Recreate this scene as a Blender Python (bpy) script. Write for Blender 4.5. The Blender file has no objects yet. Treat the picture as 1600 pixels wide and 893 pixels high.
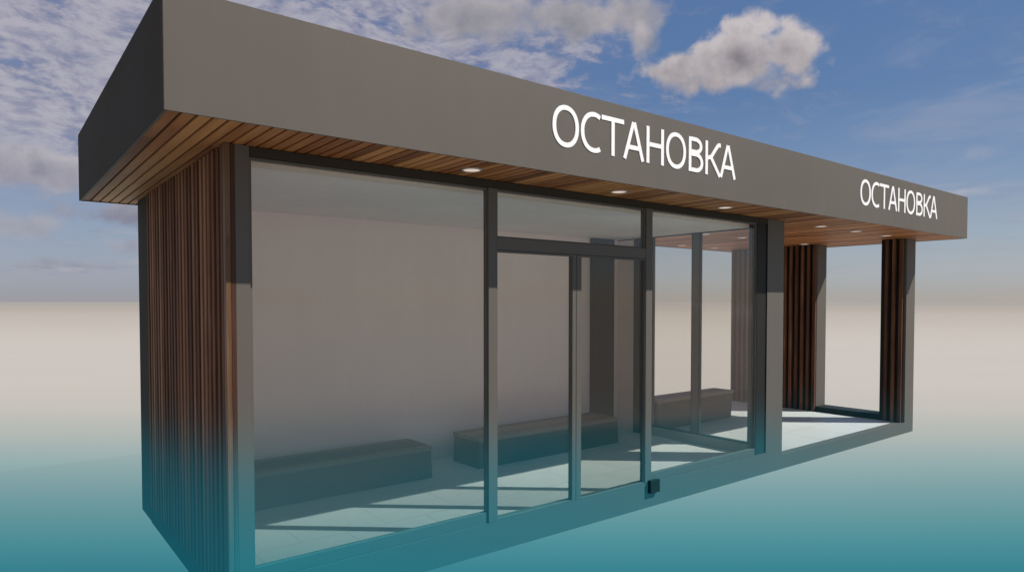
import bpy, math, random
from mathutils import Matrix, Vector
random.seed(7)
S = bpy.context.scene
COL = S.collection

# ------------------------------------------------------------------ camera
CAM = Vector((-.958, -3.538, 1.663))
yaw, pit = math.radians(51.793), math.radians(-1.571)
V = Vector((math.cos(yaw)*math.cos(pit), math.sin(yaw)*math.cos(pit), math.sin(pit)))
R = Vector((math.sin(yaw), -math.cos(yaw), 0))
U = R.cross(V)
cd = bpy.data.cameras.new('camera')
cam = bpy.data.objects.new('camera', cd)
COL.objects.link(cam)
cam.matrix_world = Matrix(((R.x, U.x, -V.x, CAM.x), (R.y, U.y, -V.y, CAM.y), (R.z, U.z, -V.z, CAM.z), (0, 0, 0, 1)))
cd.sensor_width = 36
cd.lens = 36*1043.5/1600
cd.shift_y = (499.93-446.5)/1600
cd.clip_end = 20000
S.camera = cam
S.view_settings.view_transform = 'Standard'
S.view_settings.look = 'None'
S.view_settings.exposure = 0
S.cycles.use_denoising = True
S.cycles.max_bounces = 8
S.cycles.diffuse_bounces = 4
S.cycles.transparent_max_bounces = 24

# ------------------------------------------------------------------ node helper
class NT:
    def __init__(s, tree):
        s.t = tree
    def n(s, typ, **kw):
        x = s.t.nodes.new(typ)
        for k, v in kw.items():
            setattr(x, k, v)
        return x
    def put(s, sock, v):
        if v is None:
            return
        if hasattr(v, 'is_output'):
            s.t.links.new(v, sock)
        elif isinstance(v, (tuple, list)):
            v = tuple(v)
            if sock.type == 'RGBA' and len(v) == 3:
                v = v+(1,)
            sock.default_value = v
        else:
            if sock.type == 'VECTOR':
                v = (v, v, v)
            sock.default_value = v
    def m(s, op, a, b=None, c=None, clamp=False):
        x = s.n('ShaderNodeMath', operation=op, use_clamp=clamp)
        for i, v in enumerate((a, b, c)):
            s.put(x.inputs[i], v)
        return x.outputs[0]
    def vm(s, op, a, b=None, out=0):
        x = s.n('ShaderNodeVectorMath', operation=op)
        s.put(x.inputs[0], a)
        if b is not None:
            s.put(x.inputs[3 if op == 'SCALE' else 1], b)
        return x.outputs['Value'] if op in ('DOT_PRODUCT', 'LENGTH') else x.outputs[0]
    def mix(s, f, a, b, mode='MIX'):
        x = s.n('ShaderNodeMix', data_type='RGBA', blend_type=mode)
        s.put(x.inputs[0], f); s.put(x.inputs[6], a); s.put(x.inputs[7], b)
        return x.outputs[2]
    def noise(s, vec, scale, detail=6, rough=.55, dist=0, dim='3D'):
        x = s.n('ShaderNodeTexNoise', noise_dimensions=dim)
        s.put(x.inputs['Vector'], vec); s.put(x.inputs['Scale'], scale)
        s.put(x.inputs['Detail'], detail); s.put(x.inputs['Roughness'], rough); s.put(x.inputs['Distortion'], dist)
        return x.outputs[0]
    def ss(s, v, a, b, lo=0., hi=1.):
        x = s.n('ShaderNodeMapRange', interpolation_type='SMOOTHSTEP')
        for i, q in enumerate((v, a, b, lo, hi)):
            s.put(x.inputs[i], q)
        return x.outputs[0]
    def ramp(s, v, stops, interp='LINEAR'):
        x = s.n('ShaderNodeValToRGB')
        cr = x.color_ramp
        cr.interpolation = interp
        while len(cr.elements) > 1:
            cr.elements.remove(cr.elements[-1])
        cr.elements[0].position = stops[0][0]
        c = stops[0][1]
        cr.elements[0].color = (c, c, c, 1) if not isinstance(c, tuple) else c+(1,)
        for p, c in stops[1:]:
            e = cr.elements.new(p)
            e.color = (c, c, c, 1) if not isinstance(c, tuple) else c+(1,)
        s.put(x.inputs[0], v)
        return x.outputs[0]
    def xyz(s, v):
        x = s.n('ShaderNodeSeparateXYZ'); s.put(x.inputs[0], v)
        return x.outputs[0], x.outputs[1], x.outputs[2]
    def comb(s, a, b, c):
        x = s.n('ShaderNodeCombineXYZ')
        for i, v in enumerate((a, b, c)):
            s.put(x.inputs[i], v)
        return x.outputs[0]

# ------------------------------------------------------------------ sun and sky
sun_dir = Vector((1.15, -1, 1.5)).normalized()        # towards the sun
el = math.asin(sun_dir.z)
ld = bpy.data.lights.new('sun', 'SUN')
ld.energy = 5.0
ld.angle = math.radians(.5)
ld.color = (1, .94, .86)
lo = bpy.data.objects.new('sun', ld)
COL.objects.link(lo)
lo.rotation_euler = sun_dir.to_track_quat('Z', 'Y').to_euler()
lo.location = (6, -6, 10)

W = bpy.data.worlds.new('World')
S.world = W
W.use_nodes = True
W.cycles.sampling_method = 'MANUAL'
W.cycles.sample_map_resolution = 256
wt = W.node_tree
wt.nodes.clear()
w = NT(wt)
out = w.n('ShaderNodeOutputWorld')
bg = w.n('ShaderNodeBackground')
bg.inputs[1].default_value = .1
wt.links.new(bg.outputs[0], out.inputs[0])
sky = w.n('ShaderNodeTexSky', sky_type='NISHITA', sun_disc=False)
sky.sun_elevation = el
sky.sun_rotation = math.atan2(1.15, -1)
geo = w.n('ShaderNodeTexCoord')
d = w.vm('NORMALIZE', geo.outputs['Generated'])
dx, dy, dz = w.xyz(d)
# heading to the right of the axis of the street, as an angle-like number
AX = Vector((V.x, V.y, 0)).normalized()
AR = Vector((R.x, R.y, 0)).normalized()
fa = w.vm('DOT_PRODUCT', d, tuple(AX))
fr = w.vm('DOT_PRODUCT', d, tuple(AR))
az = w.m('ARCTAN2', fr, fa)                            # radians, + = right
rampc = w.ramp(dz, [(0, (.425, .395, .37)), (.005, (.405, .387, .375)), (.016, (.372, .378, .402)), (.035, (.36, .39, .445)), (.09, (.29, .36, .46)),
                    (.16, (.17, .26, .43)), (.27, (.088, .18, .375)), (.42, (.075, .16, .36)), (1., (.06, .13, .33))])
deep = w.ss(az, -.35, .35, 0, 1)
rampc = w.mix(w.m('MULTIPLY', w.m('SUBTRACT', 1, deep), .35), rampc, (.21, .245, .43))
basec = w.mix(.8, w.vm('SCALE', sky.outputs[0], .1), rampc)
# small broken clouds high on the left, thinning to the right
zz = w.m('ADD', w.m('MAXIMUM', dz, 0), .09)
pl = w.comb(w.m('ADD', w.m('MULTIPLY', az, 2.7), w.m('MULTIPLY', dz, 1.2)), w.m('MULTIPLY', dz, 6.6), 4.2)
warp = w.noise(pl, 1.3, 3, .5)
pl2 = w.vm('ADD', pl, w.comb(w.m('MULTIPLY', warp, .5), w.m('MULTIPLY', warp, .35), 0))
n1 = w.noise(w.vm('MULTIPLY', pl2, (1., 1., 1.)), 2.9, 9, .64)
n2 = w.noise(pl2, 14., 6, .62)
n3 = w.noise(pl, .75, 3, .5)
cov = w.m('ADD', w.m('MULTIPLY', n1, .62), w.m('ADD', w.m('MULTIPLY', n2, .22), w.m('MULTIPLY', n3, .30)))
leftm = w.ramp(w.m('ADD', w.m('MULTIPLY', az, .5), .5), [(.0, .125), (.30, .12), (.46, .085), (.56, .04), (.63, .0), (1, 0)])
# the ramp cannot hold negatives, so shift by a constant
cov2 = w.m('ADD', cov, w.m('SUBTRACT', leftm, .07))
a1 = w.ss(cov2, .480, .600)
a1 = w.m('MULTIPLY', a1, w.ss(dz, .10, .22))
a1 = w.m('MULTIPLY', a1, w.ramp(w.m('ADD', w.m('MULTIPLY', az, .5), .5), [(0, .95), (.5, .85), (.585, .65), (.66, .16), (1, .1)]))
c1 = w.mix(w.m('ADD', w.m('MULTIPLY', w.ss(n2, .36, .64), .5), w.m('MULTIPLY', w.ss(cov2, .50, .66), .5)), (.20, .205, .31), (.50, .465, .50))
colr = w.mix(w.m('MULTIPLY', a1, .85), basec, c1)
# thin veils on the right
vv = w.comb(w.m('ADD', w.m('MULTIPLY', az, 2.2), w.m('MULTIPLY', dz, -2.)), w.m('MULTIPLY', dz, 9), 0)
nv = w.noise(vv, 1.6, 8, .6, .6)
av = w.m('MULTIPLY', w.ss(nv, .47, .72), w.m('MULTIPLY', w.ss(az, .0, .3), w.ss(dz, .02, .12)))
colr = w.mix(w.m('MULTIPLY', av, .36), colr, (.36, .38, .48))
# long low banks near the horizon
lv = w.comb(w.m('MULTIPLY', az, 5.), w.m('MULTIPLY', dz, 30), 0)
nl = w.noise(lv, 1.1, 7, .58, .3)
lowb = w.m('MULTIPLY', w.ss(dz, .015, .05), w.ss(dz, .22, .13))
al = w.m('MULTIPLY', w.ss(nl, .50, .66), w.m('MULTIPLY', lowb, w.ss(az, .25, -.2, .22, 1)))
cl = w.mix(w.ss(w.noise(lv, 2.6, 5, .6), .4, .62), (.245, .26, .35), (.46, .44, .47))
colr = w.mix(w.m('MULTIPLY', al, .8), colr, cl)

def heading(px, py):                                   # a direction of the sky, read off the photograph once
    return (V + R*((px-800)/1043.5) + U*((499.93-py)/1043.5)).normalized()

big = w.noise(d, 17, 8, .62)
fine = w.noise(d, 24, 6, .6)
bil = w.n('ShaderNodeTexVoronoi', feature='F1')
w.put(bil.inputs['Vector'], w.vm('ADD', d, w.vm('SCALE', w.comb(big, fine, 0), .04)))
w.put(bil.inputs['Scale'], 34.)
bump = w.m('SUBTRACT', .5, bil.outputs[0])
def cumulus(colr, px, py, lobes, seed, bright=(.60, .52, .53), dark=(.225, .195, .225), rough=.013, soft=.012, op=1., core=(0, 0)):
    d0 = heading(px, py)
    e1 = Vector((-d0.y, d0.x, 0)).normalized()*-1
    e2 = e1.cross(d0)
    if e2.z < 0: e2 = -e2
    k = w.vm('DOT_PRODUCT', d, tuple(d0))
    u = w.m('DIVIDE', w.vm('DOT_PRODUCT', d, tuple(e1)), k)
    v = w.m('DIVIDE', w.vm('DOT_PRODUCT', d, tuple(e2)), k)
    f = None
    for (cx, cy, rx, ry) in lobes:
        a = w.m('DIVIDE', w.m('SUBTRACT', u, cx/1043.5), rx/1043.5)
        b = w.m('DIVIDE', w.m('SUBTRACT', v, cy/1043.5), ry/1043.5)
        g = w.m('SUBTRACT', 1, w.m('SQRT', w.m('ADD', w.m('MULTIPLY', a, a), w.m('MULTIPLY', b, b))))
        g = w.m('MULTIPLY', g, min(rx, ry)/1043.5)
        f = g if f is None else w.m('SMOOTH_MAX', f, g, .012)
    f = w.m('ADD', f, w.m('ADD', w.m('MULTIPLY', w.m('SUBTRACT', big, .5), rough*4.5), w.m('MULTIPLY', bump, rough*.9)))
    a = w.m('MULTIPLY', w.ss(f, -soft*.35, soft), w.ss(k, .5, .8))
    # thick middle and underside are greyer than the rim and the top
    vv_ = w.m('ADD', w.m('MULTIPLY', v, 7.), w.m('MULTIPLY', w.m('SUBTRACT', fine, .5), 1.5))
    thick = w.ss(f, .002, .042)
    lum = w.m('SUBTRACT', w.m('ADD', .74, w.m('MULTIPLY', vv_, .85)), w.m('MULTIPLY', thick, .42))
    lum = w.m('ADD', lum, w.m('MULTIPLY', bump, .35), clamp=True)
    c = w.mix(lum, dark, bright)
    return w.mix(w.m('MULTIPLY', a, op), colr, c)

colr = cumulus(colr, 1150, 92, [(-5, 2, 78, 38), (68, 4, 56, 34), (15, 36, 50, 22), (-72, -2, 38, 24), (-112, -6, 28, 13), (-40, -28, 56, 18), (60, -36, 26, 12)], 3.1, bright=(.56, .515, .53), dark=(.19, .178, .205))
colr = cumulus(colr, 760, 25, [(0, 0, 120, 34), (120, -2, 90, 30), (205, 10, 60, 30), (-70, -20, 50, 20), (236, -28, 16, 26)], 8.3, bright=(.44, .41, .43), dark=(.22, .225, .27), rough=.014, soft=.02, op=.95)
colr = cumulus(colr, 1000, 62, [(0, 0, 14, 22)], 9.3, bright=(.5, .46, .48), dark=(.3, .28, .32), rough=.008, soft=.014, op=.9)
colr = cumulus(colr, 50, 262, [(-20, 0, 100, 34), (40, -2, 46, 30), (-70, -14, 60, 24), (110, -50, 90, 16)], 5.7, bright=(.45, .43, .475), dark=(.17, .175, .25), rough=.011, soft=.012, op=.95)
colr = cumulus(colr, 15, 350, [(0, 0, 64, 18), (150, -22, 70, 12), (60, -46, 50, 9)], 2.2, bright=(.44, .43, .47), dark=(.24, .25, .33), rough=.009, soft=.012, op=.8)
colr = cumulus(colr, 1505, 299, [(0, 0, 26, 6), (100, 8, 22, 6)], 6.4, bright=(.52, .5, .53), dark=(.4, .42, .5), rough=.004, soft=.008, op=.8)
colr = cumulus(colr, 1525, 238, [(0, 0, 20, 8)], 1.4, bright=(.34, .38, .5), dark=(.3, .34, .46), rough=.006, soft=.012, op=.6)
wt.links.new(w.vm('SCALE', colr, 10.), bg.inputs[0])

# ------------------------------------------------------------------ materials
def teal_group():  # mixes a painted, partly glowing teal haze into surfaces by depth and height
    g = bpy.data.node_groups.new('teal_glow_fade', 'ShaderNodeTree')
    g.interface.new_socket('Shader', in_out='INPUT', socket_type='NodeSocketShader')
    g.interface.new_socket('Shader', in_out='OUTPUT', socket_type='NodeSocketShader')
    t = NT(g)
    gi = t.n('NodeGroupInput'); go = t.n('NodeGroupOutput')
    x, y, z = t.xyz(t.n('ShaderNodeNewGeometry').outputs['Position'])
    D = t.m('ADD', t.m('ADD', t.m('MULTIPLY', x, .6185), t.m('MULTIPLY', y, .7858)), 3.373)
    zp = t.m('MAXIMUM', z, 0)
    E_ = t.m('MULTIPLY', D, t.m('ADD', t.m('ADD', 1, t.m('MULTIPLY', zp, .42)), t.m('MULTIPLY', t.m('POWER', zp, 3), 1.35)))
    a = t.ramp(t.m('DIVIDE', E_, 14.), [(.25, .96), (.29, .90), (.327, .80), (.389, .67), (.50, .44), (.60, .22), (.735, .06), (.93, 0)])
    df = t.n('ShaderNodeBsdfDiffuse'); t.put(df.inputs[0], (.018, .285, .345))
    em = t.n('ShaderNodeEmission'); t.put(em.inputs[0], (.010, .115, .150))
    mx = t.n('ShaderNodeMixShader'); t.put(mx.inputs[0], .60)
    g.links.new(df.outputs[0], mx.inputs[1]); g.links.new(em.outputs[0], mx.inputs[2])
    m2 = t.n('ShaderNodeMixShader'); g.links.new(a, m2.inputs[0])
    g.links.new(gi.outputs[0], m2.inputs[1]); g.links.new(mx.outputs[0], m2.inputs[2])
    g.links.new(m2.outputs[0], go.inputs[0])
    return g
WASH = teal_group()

def new_mat(name):
    m = bpy.data.materials.new(name)
    m.use_nodes = True
    m.node_tree.nodes.clear()
    return m, NT(m.node_tree)

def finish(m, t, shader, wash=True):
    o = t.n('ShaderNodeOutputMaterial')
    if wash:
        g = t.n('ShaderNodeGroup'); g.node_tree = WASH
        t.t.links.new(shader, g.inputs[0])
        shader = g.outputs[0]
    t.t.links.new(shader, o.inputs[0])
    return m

def bsdf(t, col, rough=.5, spec=.4, metal=0, bump=None, bstr=.2, bdist=.002):
    b = t.n('ShaderNodeBsdfPrincipled')
    t.put(b.inputs['Base Color'], col); t.put(b.inputs['Roughness'], rough)
    t.put(b.inputs['Specular IOR Level'], spec); t.put(b.inputs['Metallic'], metal)
    if bump is not None:
        k = t.n('ShaderNodeBump'); t.put(k.inputs['Height'], bump)
        k.inputs['Strength'].default_value = bstr; k.inputs['Distance'].default_value = bdist
        t.t.links.new(k.outputs[0], b.inputs['Normal'])
    return b.outputs[0]

def coated(name, col, rough=.5, spec=.35, var=.10, bscale=220):
    m, t = new_mat(name)
    P = t.n('ShaderNodeTexCoord').outputs['Object']
    big = t.noise(P, 1.1, 5, .6)
    fine = t.noise(P, bscale, 2, .5)
    streak = t.noise(t.vm('MULTIPLY', P, (6., 6., .6)), 1.5, 4, .6)
    f = t.m('ADD', t.m('MULTIPLY', t.m('SUBTRACT', big, .5), var*2.2), t.m('MULTIPLY', t.m('SUBTRACT', streak, .5), var*1.2))
    f = t.m('ADD', f, t.m('MULTIPLY', t.m('SUBTRACT', fine, .5), var*.8))
    c = t.vm('SCALE', t.comb(*col), t.m('ADD', 1, f))
    r = t.m('ADD', rough, t.m('MULTIPLY', t.m('SUBTRACT', big, .5), .25))
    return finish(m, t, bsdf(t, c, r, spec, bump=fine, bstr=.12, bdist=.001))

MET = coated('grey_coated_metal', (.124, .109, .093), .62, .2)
MET_SHADE = coated('shaded_coated_metal', (.050, .042, .034), .75, .08)  # darker copy of the grey metal, shade put into its colour
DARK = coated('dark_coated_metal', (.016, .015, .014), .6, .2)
m, t = new_mat('black_rubber')
P = t.n('ShaderNodeTexCoord').outputs['Object']
STOP = finish(m, t, bsdf(t, t.vm('SCALE', (.004, .032, .037), t.m('ADD', .6, t.noise(P, 60, 3))), .8, .1), wash=False)
RAIL = coated('pale_rail', (.34, .32, .30), .7, .2)
WALL = coated('painted_wall', (.96, .76, .69), .8, .2, .06, 90)
CEIL = coated('painted_ceiling', (.98, .76, .66), .8, .2, .10, 60)

def wood(name, dark, mid, light, axis, gscale=1., rough=.55):
    m, t = new_mat(name)
    P = t.n('ShaderNodeTexCoord').outputs['Object']
    tone = t.n('ShaderNodeAttribute', attribute_name='tone').outputs['Fac']
    st = [(28., 28., 28.)]*1
    s = [26., 26., 26.]
    s[axis] = 1.3
    sv = tuple(q*gscale for q in s)
    off = t.comb(t.m('MULTIPLY', tone, 37.), t.m('MULTIPLY', tone, 61.), t.m('MULTIPLY', tone, 13.))
    Q = t.vm('ADD', t.vm('MULTIPLY', P, sv), off)
    g1 = t.noise(Q, 1., 6, .62, .5)
    g2 = t.noise(t.vm('MULTIPLY', Q, (2.5, 2.5, 2.5)), 1.5, 4, .6)
    blotch = t.noise(t.vm('ADD', t.vm('MULTIPLY', P, tuple(5. if i != axis else 1.6 for i in range(3))), off), 1., 3, .5)
    f = t.m('ADD', t.m('MULTIPLY', g1, .55), t.m('ADD', t.m('MULTIPLY', blotch, .35), t.m('MULTIPLY', t.m('SUBTRACT', tone, .18), .62)))
    c = t.ramp(f, [(.34, dark), (.60, mid), (.90, light)])
    c = t.mix(t.ss(g2, .60, .72, 0, .45), c, tuple(q*.35 for q in dark))
    return finish(m, t, bsdf(t, c, rough, .3, bump=g1, bstr=.35, bdist=.002))

W_SOF = wood('soffit_wood', (.19, .052, .014), (.41, .128, .038), (.67, .265, .09), 1)
W_SLAT = wood('slat_wood', (.04, .014, .007), (.165, .064, .030), (.40, .19, .10), 2, rough=.8)
W_EDGE = wood('edge_wood', (.045, .016, .008), (.10, .042, .019), (.25, .15, .08), 2)
W_SEAT = wood('bench_wood', (.09, .058, .040), (.18, .115, .08), (.28, .19, .13), 0)
BENCH = coated('bench_body', (.15, .098, .070), .75, .15, .12, 40)

# floor: pale stone slabs
def stone(name, k):
    m, t = new_mat(name)
    P = t.n('ShaderNodeTexCoord').outputs['Object']
    br = t.n('ShaderNodeTexBrick')
    t.put(br.inputs['Vector'], P); t.put(br.inputs['Scale'], 1.)
    br.offset = .5
    t.put(br.inputs['Brick Width'], .6); t.put(br.inputs['Row Height'], .6); t.put(br.inputs['Mortar Size'], .004); t.put(br.inputs['Mortar Smooth'], .2)
    t.put(br.inputs['Color1'], (.74, .80, .775)); t.put(br.inputs['Color2'], (.67, .73, .705)); t.put(br.inputs['Mortar'], (.52, .51, .49))
    nn = t.noise(P, 3.2, 7, .65, .4)
    vein = t.noise(t.vm('MULTIPLY', P, (1.6, 5., 1.)), 2.2, 8, .65, 1.2)
    c = t.mix(t.ss(nn, .35, .7, 0, .4), br.outputs[0], (.78, .83, .81))
    c = t.mix(t.ss(vein, .54, .66, 0, .3), c, (.56, .56, .54))
    return finish(m, t, bsdf(t, t.vm('SCALE', c, k), .45, .4, bump=nn, bstr=.1))
FLOOR = stone('room_floor_stone', 1.22)  # same stone as the bay, brightened in colour for stronger sunlit patches
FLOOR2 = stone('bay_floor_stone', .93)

# glass: clear pane, stronger mirror at a slant
def glass(name, tint, base):
    m, t = new_mat(name)
    lw = t.n('ShaderNodeLayerWeight'); lw.inputs[0].default_value = .5
    f = t.m('ADD', base, t.m('MULTIPLY', t.m('POWER', lw.outputs['Facing'], 5.), .55), clamp=True)
    tr = t.n('ShaderNodeBsdfTransparent'); t.put(tr.inputs[0], tint)
    gl = t.n('ShaderNodeBsdfGlossy'); t.put(gl.inputs['Color'], (.9, .9, .9)); t.put(gl.inputs['Roughness'], .015)
    mx = t.n('ShaderNodeMixShader')
    t.t.links.new(f, mx.inputs[0]); t.t.links.new(tr.outputs[0], mx.inputs[1]); t.t.links.new(gl.outputs[0], mx.inputs[2])
    return finish(m, t, mx.outputs[0], wash=False)
GLASS = glass('clear_glass', (.985, .98, .97), .052)
GLASS2 = glass('tinted_glass', (.86, .85, .83), .045)

def emis(name, col, s):
    m, t = new_mat(name)
    e = t.n('ShaderNodeEmission'); t.put(e.inputs[0], col); t.put(e.inputs[1], s)
    return finish(m, t, e.outputs[0], wash=False)
LAMP = emis('lamp_lens', (1, .82, .70), .68)
m, t = new_mat('white_letter')
b = t.n('ShaderNodeBsdfPrincipled'); t.put(b.inputs['Base Color'], (.86, .85, .83)); t.put(b.inputs['Roughness'], .4)
t.put(b.inputs['Emission Color'], (1, .96, .93)); t.put(b.inputs['Emission Strength'], .12)  # slight glow added to brighten the letters
LETTER = finish(m, t, b.outputs[0], wash=False)

# ground: self-glowing plain with a painted teal fade; glow hides the cast shadow
m, t = new_mat('glowing_ground')
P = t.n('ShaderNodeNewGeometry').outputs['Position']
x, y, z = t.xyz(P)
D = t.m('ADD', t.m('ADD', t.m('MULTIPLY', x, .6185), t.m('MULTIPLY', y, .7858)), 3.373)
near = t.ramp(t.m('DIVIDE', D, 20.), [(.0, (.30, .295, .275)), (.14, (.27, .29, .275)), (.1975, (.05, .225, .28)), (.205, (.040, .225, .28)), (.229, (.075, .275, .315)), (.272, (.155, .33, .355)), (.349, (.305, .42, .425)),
    (.415, (.435, .475, .445)), (.515, (.545, .53, .485)), (.67, (.60, .55, .51)), (1., (.60, .55, .515))])  # nearest strip left greyish to keep teal out of the bounce light
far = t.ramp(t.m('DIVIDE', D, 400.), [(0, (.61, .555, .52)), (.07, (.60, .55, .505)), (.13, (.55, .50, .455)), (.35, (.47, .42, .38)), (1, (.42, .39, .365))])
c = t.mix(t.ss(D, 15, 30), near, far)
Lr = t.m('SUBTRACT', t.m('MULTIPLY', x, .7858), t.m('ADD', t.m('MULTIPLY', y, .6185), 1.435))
c = t.mix(t.m('MULTIPLY', t.ss(t.m('SUBTRACT', Lr, t.m('MULTIPLY', D, .77)), .3, 1.5), t.ss(D, 16, 9)), c, (.50, .455, .42))  # teal cut off at the right to keep it out of glass reflections
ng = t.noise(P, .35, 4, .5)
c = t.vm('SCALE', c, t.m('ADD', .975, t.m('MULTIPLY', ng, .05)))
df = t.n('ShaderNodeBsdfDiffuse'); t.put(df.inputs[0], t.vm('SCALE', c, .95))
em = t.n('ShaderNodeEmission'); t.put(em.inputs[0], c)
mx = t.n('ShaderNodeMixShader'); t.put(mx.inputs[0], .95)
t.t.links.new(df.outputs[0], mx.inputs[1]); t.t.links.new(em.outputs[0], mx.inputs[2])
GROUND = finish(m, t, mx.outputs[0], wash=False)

# ------------------------------------------------------------------ mesh helper
class MB:
    def __init__(s):
        s.v, s.f, s.tone = [], [], []
    def quadbox(s, bot, top, tone=None):
        """bot, top: four corners each, counter-clockwise seen from above"""
        tone = random.random() if tone is None else tone
        o = len(s.v)
        s.v += list(bot)+list(top)
        for q in ((3, 2, 1, 0), (4, 5, 6, 7), (0, 1, 5, 4), (1, 2, 6, 5), (2, 3, 7, 6), (3, 0, 4, 7)):
            s.f.append(tuple(o+i for i in q)); s.tone.append(tone)
        return s
    def box(s, x0, x1, y0, y1, z0, z1, tone=None):
        c = ((x0, y0), (x1, y0), (x1, y1), (x0, y1))
        return s.quadbox([(a, b, z0) for a, b in c], [(a, b, z1) for a, b in c], tone)
    def cyl(s, x, y, z0, z1, r, n=32, r1=None, tone=0):
        r1 = r if r1 is None else r1
        o = len(s.v)
        for zz_, rr in ((z0, r), (z1, r1)):
            for i in range(n):
                a = 2*math.pi*i/n
                s.v.append((x+rr*math.cos(a), y+rr*math.sin(a), zz_))
        for i in range(n):
            j = (i+1) % n
            s.f.append((o+i, o+j, o+n+j, o+n+i)); s.tone.append(tone)
        s.f.append(tuple(o+n-1-i for i in range(n))); s.tone.append(tone)
        s.f.append(tuple(o+n+i for i in range(n))); s.tone.append(tone)
        return s
    def ring(s, x, y, z0, z1, ra, rb, n=32):
        o = len(s.v)
        for (zz_, rr) in ((z0, ra), (z0, rb), (z1, rb), (z1, ra)):
            for i in range(n):
                a = 2*math.pi*i/n
                s.v.append((x+rr*math.cos(a), y+rr*math.sin(a), zz_))
        for k in range(4):
            k2 = (k+1) % 4
            for i in range(n):
                j = (i+1) % n
                s.f.append((o+k*n+i, o+k2*n+i, o+k2*n+j, o+k*n+j)); s.tone.append(0)
        return s
    def stroke(s, pts, wid, y0, y1, closed=False):
        """a flat ribbon of constant width in the XZ plane, y0 front, y1 back"""
        n = len(pts)
        L_, R_ = [], []
        for i, p in enumerate(pts):
            a = pts[(i-1) % n] if (closed or i > 0) else None
            b = pts[(i+1) % n] if (closed or i < n-1) else None
            def nrm(p, q):
                dx_, dz_ = q[0]-p[0], q[1]-p[1]
                l = math.hypot(dx_, dz_)
                return (-dz_/l, dx_/l)
            if a is None: nx, nz = nrm(p, b); k = 1
            elif b is None: nx, nz = nrm(a, p); k = 1
            else:
                n1_, n2_ = nrm(a, p), nrm(p, b)
                nx, nz = n1_[0]+n2_[0], n1_[1]+n2_[1]
                l = math.hypot(nx, nz); nx /= l; nz /= l
                k = 1/max(.4, nx*n1_[0]+nz*n1_[1])
            h = wid/2*k
            L_.append((p[0]+nx*h, p[1]+nz*h)); R_.append((p[0]-nx*h, p[1]-nz*h))
        o = len(s.v)
        for (lx, lz), (rx, rz) in zip(L_, R_):
            s.v += [(lx, y0, lz), (rx, y0, rz), (rx, y1, rz), (lx, y1, lz)]
        m_ = n if closed else n-1
        for i in range(m_):
            j = (i+1) % n
            for k in range(4):
                k2 = (k+1) % 4
                s.f.append((o+i*4+k, o+i*4+k2, o+j*4+k2, o+j*4+k)); s.tone.append(0)
        if not closed:
            s.f.append((o, o+1, o+2, o+3)); s.tone.append(0)
            e = o+(n-1)*4
            s.f.append((e+3, e+2, e+1, e)); s.tone.append(0)
        return s
    def build(s, name, mat, parent=None, bevel=0, label=None, loc=(0, 0, 0)):
        me = bpy.data.meshes.new(name)
        me.from_pydata([tuple(a-b for a, b in zip(v_, loc)) for v_ in s.v], [], s.f)
        at = me.attributes.new('tone', 'FLOAT', 'FACE')
        for i, q in enumerate(s.tone):
            at.data[i].value = q
        import bmesh
        bm = bmesh.new(); bm.from_mesh(me)
        bmesh.ops.recalc_face_normals(bm, faces=bm.faces)
        bm.to_mesh(me); bm.free()
        me.materials.append(mat)
        o = bpy.data.objects.new(name, me)
        COL.objects.link(o)
        o.location = loc
        if parent is not None:
            o.parent = parent
            # children keep world coordinates whatever the level
            o.matrix_parent_inverse = world_inv(parent)
        if bevel:
            b_ = o.modifiers.new('edge', 'BEVEL')
            b_.width = bevel; b_.segments = 2; b_.limit_method = 'ANGLE'
        if label:
            o['label'] = label
        return o

def world_inv(p):
    m_ = Matrix.Identity(4)
    while p is not None:
        m_ = Matrix.Translation(p.location) @ m_ if p.parent is None else (p.matrix_parent_inverse @ Matrix.Translation(p.location)) @ m_
        p = p.parent
    return m_.inverted()

def empty(name, label, cat, loc=(0, 0, 0), group=None):
    o = bpy.data.objects.new(name, None)
    COL.objects.link(o)
    o.location = loc
    o.empty_display_size = .2
    o['label'] = label; o['category'] = cat
    if group: o['group'] = group
    return o

# ------------------------------------------------------------------ ground
g = MB()
g.v = [(-9000, -9000, 0), (9000, -9000, 0), (9000, 9000, 0), (-9000, 9000, 0)]
g.f = [(0, 1, 2, 3)]; g.tone = [0]
go_ = g.build('ground', GROUND)
go_['kind'] = 'structure'

# ------------------------------------------------------------------ the shelter
L, DP = 8.40, 2.484
SH = empty('bus_shelter', 'grey and wood bus stop pavilion with a deep flat roof and a glazed waiting room', 'bus shelter', (4.2, 1.2, 0))
def part(mb, name, mat, bevel=.003, parent=None, label=None):
    return mb.build(name, mat, parent or SH, bevel, label)

# roof
RX0, RX1, RY0, RY1 = -.367, 8.72, -.468, 2.714
r = MB()
r.box(RX0, RX1, RY0, RY1, 2.478, 2.968)
roof = part(r, 'roof', MET, 0)
r = MB()
r.box(RX0, RX1, RY0, RY0+.012, 2.456, 2.478); r.box(RX0, RX1, RY1-.012, RY1, 2.456, 2.478)
r.box(RX0, RX0+.012, RY0+.0125, RY1-.0125, 2.456, 2.478); r.box(RX1-.012, RX1, RY0+.0125, RY1-.0125, 2.456, 2.478)
part(r, 'drip_edge', MET, 0, roof)
part(MB().box(RX0-.003, RX0-.0005, RY0+.0005, RY1, 2.4565, 2.9675), 'side_fascia_shade', MET_SHADE, 0, roof)  # thin dark panel added to paint shade on the roof's left side
part(MB().box(RX0+.0125, RX1-.0125, RY0+.0125, RY1-.0125, 2.4745, 2.4775), 'soffit_backing', DARK, 0, roof)
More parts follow.
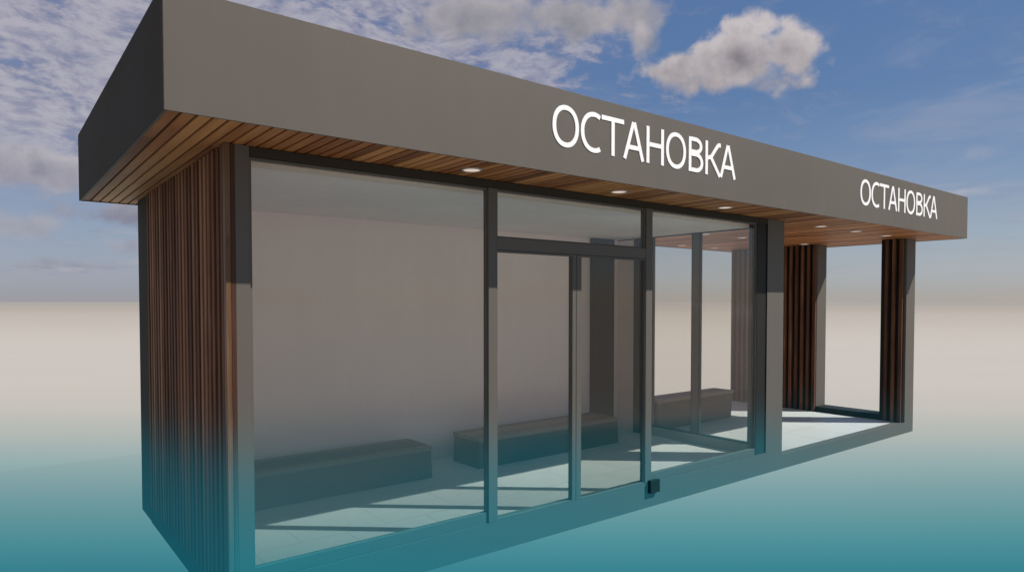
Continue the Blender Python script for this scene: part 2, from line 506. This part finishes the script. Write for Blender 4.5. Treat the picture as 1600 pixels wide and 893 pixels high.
# soffit boards, each one its own tone
s = MB()
x = RX0+.0135
while x < RX1-.03:
    x1 = min(x+.0505, RX1-.0135)
    # each run of board is made of two or three lengths butted end to end
    cuts = [RY0+.0135] + sorted(random.uniform(RY0+.5, RY1-.4) for _ in range(random.choice((0, 1, 1, 2)))) + [RY1-.0135]
    for a, b_ in zip(cuts, cuts[1:]):
        s.box(x, x1, a+.0008, b_-.0008, 2.462, 2.474)
    x += .0645
part(s, 'soffit', W_SOF, 0)

# downlights
def downlight(x, y):
    o = MB().ring(x, y, 2.455, 2.4615, .050, .062).build('downlight', MET_LIGHT, SH)
    MB().cyl(x, y, 2.4575, 2.4612, .0495).build('lens', LAMP, o)
MET_LIGHT = coated('lamp_trim', (.55, .5, .46), .4, .4)
for x, y in [(1.36, -.2), (2.655, -.2), (3.96, -.2), (5.975, 0), (6.772, .005), (7.568, .01),
             (5.70, 1.24), (6.44, 1.235), (7.18, 1.23), (7.926, 1.225), (6.02, 2.4), (6.77, 2.4), (7.52, 2.39)]:
    downlight(x, y)

# floor slab and base rails
part(MB().box(.05, 5.05, .10, 2.46, 0.0, .133), 'floor', FLOOR, 0)
part(MB().box(5.0515, 8.13, .10, 2.46, 0.0, .133), 'floor', FLOOR2, 0)
rr = MB()
prof = [(0, 0), (L, 0), (L, .137), (5.25, .137), (5.25, .2), (0, .2)]
rr.v = [(a, 0, b) for a, b in prof]+[(a, .098, b) for a, b in prof]
rr.f = [(0, 1, 2, 3, 4, 5), (11, 10, 9, 8, 7, 6)]+[(i, i+6, (i+1) % 6+6, (i+1) % 6) for i in range(6)]
rr.tone = [0]*8
part(rr, 'base_rail', MET, 0)
part(MB().box(-.004, .048, .0995, 2.084, 0, .125), 'base_rail', MET_SHADE, .003)
part(MB().box(.05, 8.13, 2.4615, 2.484, 0, .137), 'base_rail', MET, .003)

# near corner post, rear corner post, big middle post
part(MB().box(.042, .113, 0, .10, .2003, 2.46), 'post', MET, 0)
part(MB().box(0, .11, 2.0855, 2.484, 0, 2.46), 'post', MET_SHADE)
po = part(MB().box(4.957, 5.25, 0, .15, .2003, 2.46), 'post', MET, 0)
part(MB().box(4.953, 4.9565, 0.0005, .15, .2003, 2.46), 'side_shade', DARK, 0, po)  # thin dark skin standing in for shade on the post's left side

# left wall: slats on a dark backing
part(MB().box(.036, .085, .1015, 2.084, .1265, 2.46), 'side_wall', WALL, 0)
part(MB().box(.020, .0345, .036, 2.08, .127, 2.459), 'backing_board', DARK, 0)
s = MB()
y = .044
k = 0
while y < 2.06:
    wd = random.uniform(.042, .047)
    dpt = random.uniform(-.009, -.006)
    s.box(dpt, .0195, y, min(y+wd, 2.078), .127, 2.459, random.uniform(.25, .75))
    y += .086
    k += 1
part(s, 'slat_cladding', W_SLAT, .002)
part(MB().box(-.009, .0175, -.003, .034, .127, 2.46, .62), 'edge_board', W_EDGE, .002, label='sunlit golden edge board at the corner of the slat wall')
part(MB().box(.0185, .041, -.001, .034, .2015, 2.46, .1), 'edge_board', W_EDGE, .002)

# back wall and ceiling of the waiting room
part(MB().box(.087, 5.02, 2.0, 2.45, .1335, 2.4), 'back_wall', WALL, 0)
part(MB().box(.087, 5.02, .1015, 2.45, 2.4015, 2.4585), 'ceiling', CEIL, 0)
part(MB().box(4.55, 4.915, 1.955, 1.9985, .1335, 2.399), 'pilaster', DARK)

# front frame
part(MB().box(.1145, 4.9535, .002, .098, 2.41, 2.46), 'head_beam', MET_SHADE)  # darker metal paints in the shade under the soffit
def mullion(x0, x1, z0=.2015, z1=2.4085):
    o = part(MB().box(x0, x1, .0, .04, z0, z1), 'mullion', MET, .002)
    part(MB().box(x0+.012, x1-.006, .0415, .06, z0, z1), 'frame_core', DARK, 0, o)
    return o
mullion(1.632, 1.702)
mullion(3.192, 3.268)
part(MB().box(1.7035, 3.1905, .002, .055, 2.008, 2.09), 'transom', MET, .002)

def window(x0, x1, z0, z1, bot, left=.012, right=.012, mat=GLASS, name='window', ya=.012, yb=.05):
    """one rectangular frame with its pane; bot, left, right are the widths of the members"""
    x0 += .0015; x1 -= .0015; z1 -= .0015
    ix0, ix1, iz0, iz1 = x0+left, x1-right, z0+bot, z1-.012
    f_ = MB()
    o4 = [(x0, z0), (x1, z0), (x1, z1), (x0, z1)]; i4 = [(ix0, iz0), (ix1, iz0), (ix1, iz1), (ix0, iz1)]
    f_.v = [(a_, y_, b_) for y_ in (ya, yb) for a_, b_ in o4+i4]
    for i in range(4):
        j = (i+1) % 4
        f_.f += [(i, j, j+4, i+4), (i+8, i+12, j+12, j+8), (i, i+8, j+8, j), (i+4, j+4, j+12, i+12)]
    f_.tone = [0]*16
    fr_ = part(f_, name, MET, .0015)
    part(MB().box(ix0+.0002, ix1-.0002, .026, .034, iz0+.0002, iz1-.0002), 'pane', mat, 0, fr_)
    return fr_
window(.113, 1.632, .2003, 2.409, .072, .012, .004)
window(1.702, 3.192, 2.0915, 2.409, .008)
window(3.268, 4.79, .2003, 2.409, .066, .008, .006)
part(MB().box(4.7915, 4.952, .008, .098, .2003, 2.409), 'jamb', DARK, 0)
window(1.702, 2.4295, .2015, 2.0065, .01, .006, .036, GLASS, 'door', .006, .048)
window(2.4305, 3.192, .2015, 2.0065, .01, .050, .005, GLASS2, 'door', .006, .048)
part(MB().box(3.222, 3.338, -.034, -.0015, .118, .222), 'door_stop', STOP, .004)

# glazed partition between the waiting room and the open shelter
PX0, PX1 = 5.025, 5.075
part(MB().box(PX0, PX1, .1515, 2.45, 2.392, 2.458), 'partition_beam', DARK, .002)
pr_ = part(MB().box(PX0, PX1, .1515, 1.478, .1335, .238), 'partition_rail', RAIL, 0)
part(MB().box(PX0-.004, PX1+.004, .1515, 1.478, .2385, .251), 'cap', DARK, 0, pr_)
part(MB().box(PX0, PX1, .84, .925, .2515, 2.39), 'partition_mullion', MET, .002)
part(MB().box(PX0-.03, PX1, 1.48, 1.725, .1335, 2.39), 'partition_post', DARK, .002)
part(MB().box(PX0, PX1, 1.7265, 2.45, .1335, 2.39), 'partition_panel', WALL, 0)
pw = MB(); pw.box(PX0+.005, PX1-.005, .1515, .165, .2515, 2.39); pw.box(PX0+.005, PX1-.005, .8285, .8385, .2515, 2.39)
pw_ = part(pw, 'partition_window', DARK, 0)
part(MB().box(5.046, 5.054, .166, .828, .252, 2.39), 'pane', GLASS, 0, pw_)
pw = MB(); pw.box(PX0+.005, PX1-.005, .9265, .9365, .2515, 2.39); pw.box(PX0+.005, PX1-.005, 1.4685, 1.4785, .2515, 2.39)
pw_ = part(pw, 'partition_window', DARK, 0)
part(MB().box(5.046, 5.054, .937, 1.468, .252, 2.39), 'pane', GLASS, 0, pw_)

# end wall with its tall opening
EX0 = 8.145
part(MB().box(EX0, L, 0.0, .30, .1373, 2.46), 'end_wall', MET, 0)
part(MB().box(EX0, L, 1.15, 2.484, .1385, 2.46), 'end_wall', MET)
part(MB().box(EX0-.01, L, .0995, 2.484, 0, .1375), 'end_base', DARK, 0)
part(MB().box(EX0-.012, L-.001, .3015, 1.1485, .1385, .205), 'sill', DARK, .002)
def slats(y0, y1, name='slat_cladding'):
    s = MB()
    y = y0
    while y < y1-.02:
        s.box(EX0-.046-random.uniform(0, .008), EX0-.0125, y, min(y+random.uniform(.038, .042), y1), .1385, 2.459, random.uniform(.15, .55))
        y += .086
    o = part(s, name, W_SLAT, .002)
    part(MB().box(EX0-.012, EX0-.0015, y0, y1, .1385, 2.459), 'backing_board', DARK, 0, o)
slats(.03, .30)
slats(1.152, 2.482)

# ------------------------------------------------------------------ benches
def bench(label, x0, x1, y0, y1, zt, splay=0.):
    o = empty('bench', label, 'bench', ((x0+x1)/2, (y0+y1)/2, .133), 'low benches in the pavilion')
    zb = .1335
    b = MB()
    st = zt-.035
    b.quadbox([(x0+splay, y0+.012, zb), (x1-splay, y0+.012, zb), (x1-splay, y1-.012, zb), (x0+splay, y1-.012, zb)],
              [(x0+.008, y0+.012, st-.001), (x1-.008, y0+.012, st-.001), (x1-.008, y1-.012, st-.001), (x0+.008, y1-.012, st-.001)])
    b.build('body', BENCH, o, .004)
    s = MB()
    n = 5
    wd = (y1-y0)/n
    for i in range(n):
        s.box(x0, x1, y0+i*wd, y0+(i+1)*wd-.006, st, zt)
    s.build('seat', W_SEAT, o, .003)
    return o
bench('low dark bench behind the large left window of the waiting room', .30, 2.07, 1.42, 1.86, .412)
bench('low dark bench against the back wall behind the glass doors', 2.56, 4.42, 1.41, 1.86, .412)
bench('brown bench with slanting ends in the open bay beyond the glass partition', 5.25, 6.82, 1.575, 1.90, .495, .06)

# ------------------------------------------------------------------ signs
def arc(cx, cz, rx, rz, a0, a1, n=36, p=2.0):
    o = []
    for i in range(n+1):
        a = math.radians(a0+(a1-a0)*i/n)
        c_, s_ = math.cos(a), math.sin(a)
        o.append((cx+rx*math.copysign(abs(c_)**(2/p), c_), cz+rz*math.copysign(abs(s_)**(2/p), s_)))
    return o
def letter(ch, x0, x1, z0, z1, parent):
    wd = .0295
    h = wd/2
    m_ = MB()
    ya, yb = RY0-.004, RY0-.0005
    cx, cz = (x0+x1)/2, (z0+z1)/2
    st = []
    if ch == 'О':
        m_.stroke(arc(cx, cz, (x1-x0)/2-h, (z1-z0)/2-h+.003, 0, 360, 48, 2.15)[:-1], wd, ya, yb, closed=True)
    elif ch == 'С':
        m_.stroke(arc(x0+.118, cz, .118-h, (z1-z0)/2-h+.003, 60, 300, 40, 2.1), wd, ya, yb)
    elif ch == 'Т':
        st = [[(x0, z1-h), (x1, z1-h)], [(cx, z0), (cx, z1-wd)]]
    elif ch == 'А':
        zc = z0+.082
        fr_ = (zc-z0)/(z1-z0)
        st = [[(x0+h, z0), (cx-.004, z1)], [(x1-h, z0), (cx+.004, z1)], [(x0+h+fr_*(cx-x0-h)+.01, zc), (x1-h-fr_*(cx-x0-h)-.01, zc)]]
    elif ch == 'Н':
        st = [[(x0+h, z0), (x0+h, z1)], [(x1-h, z0), (x1-h, z1)], [(x0+wd, cz+.004), (x1-wd, cz+.004)]]
    elif ch == 'В':
        zt_ = z0+(z1-z0)*.53
        r1 = (z1-zt_)/2; r2 = (zt_-z0)/2
        xr = x1-h
        st = [[(x0+h, z0), (x0+h, z1)]]
        up = [(x0+wd, z1-h)]+arc(xr-.062-.012, (z1+zt_)/2, .062, r1-h/2-h*.4, 90, -90, 16)+[(x0+wd, zt_)]
        dn = [(x0+wd+.001, zt_)]+arc(xr-.068, (z0+zt_)/2+h*.35, .068, r2-h*.62, 90, -90, 16)+[(x0+wd, z0+h)]
        dn[-1] = (x0+wd, dn[-2][1]); up[0] = (x0+wd, up[1][1]); up[-1] = (x0+wd, up[-2][1]); dn[0] = (x0+wd, dn[1][1])
        st += [up, dn]
    elif ch == 'К':
        st = [[(x0+h, z0), (x0+h, z1)], [(x0+wd, cz+.0), (x0+.072, cz+.012), (x1-.055, z1-.035), (x1-.028, z1-.014), (x1-.004, z1-.014)], [(x0+.070, cz+.006), (x1-h+.002, z0)]]
    for i, p_ in enumerate(st):
        m_.stroke(p_, wd, ya-.0004*i, yb)
    return m_.build('letter', LETTER, parent, 0)
EXT = [('О', 1.770, 1.992), ('С', 2.009, 2.190), ('Т', 2.196, 2.408), ('А', 2.400, 2.612), ('Н', 2.636, 2.820), ('О', 2.845, 3.070),
       ('В', 3.104, 3.276), ('К', 3.305, 3.500), ('А', 3.486, 3.698)]
def sign(label, off):
    o = empty('sign', label, 'sign', (2.73+off, RY0-.002, 2.622), 'white letter signs on the fascia')
    for ch, a, b_ in EXT:
        letter(ch, a+off, b_+off, 2.622, 2.874, o)
sign('white ОСТАНОВКА lettering on the fascia above the glazed waiting room', 0)
sign('white ОСТАНОВКА lettering near the far end of the fascia above the open bay', 4.048)
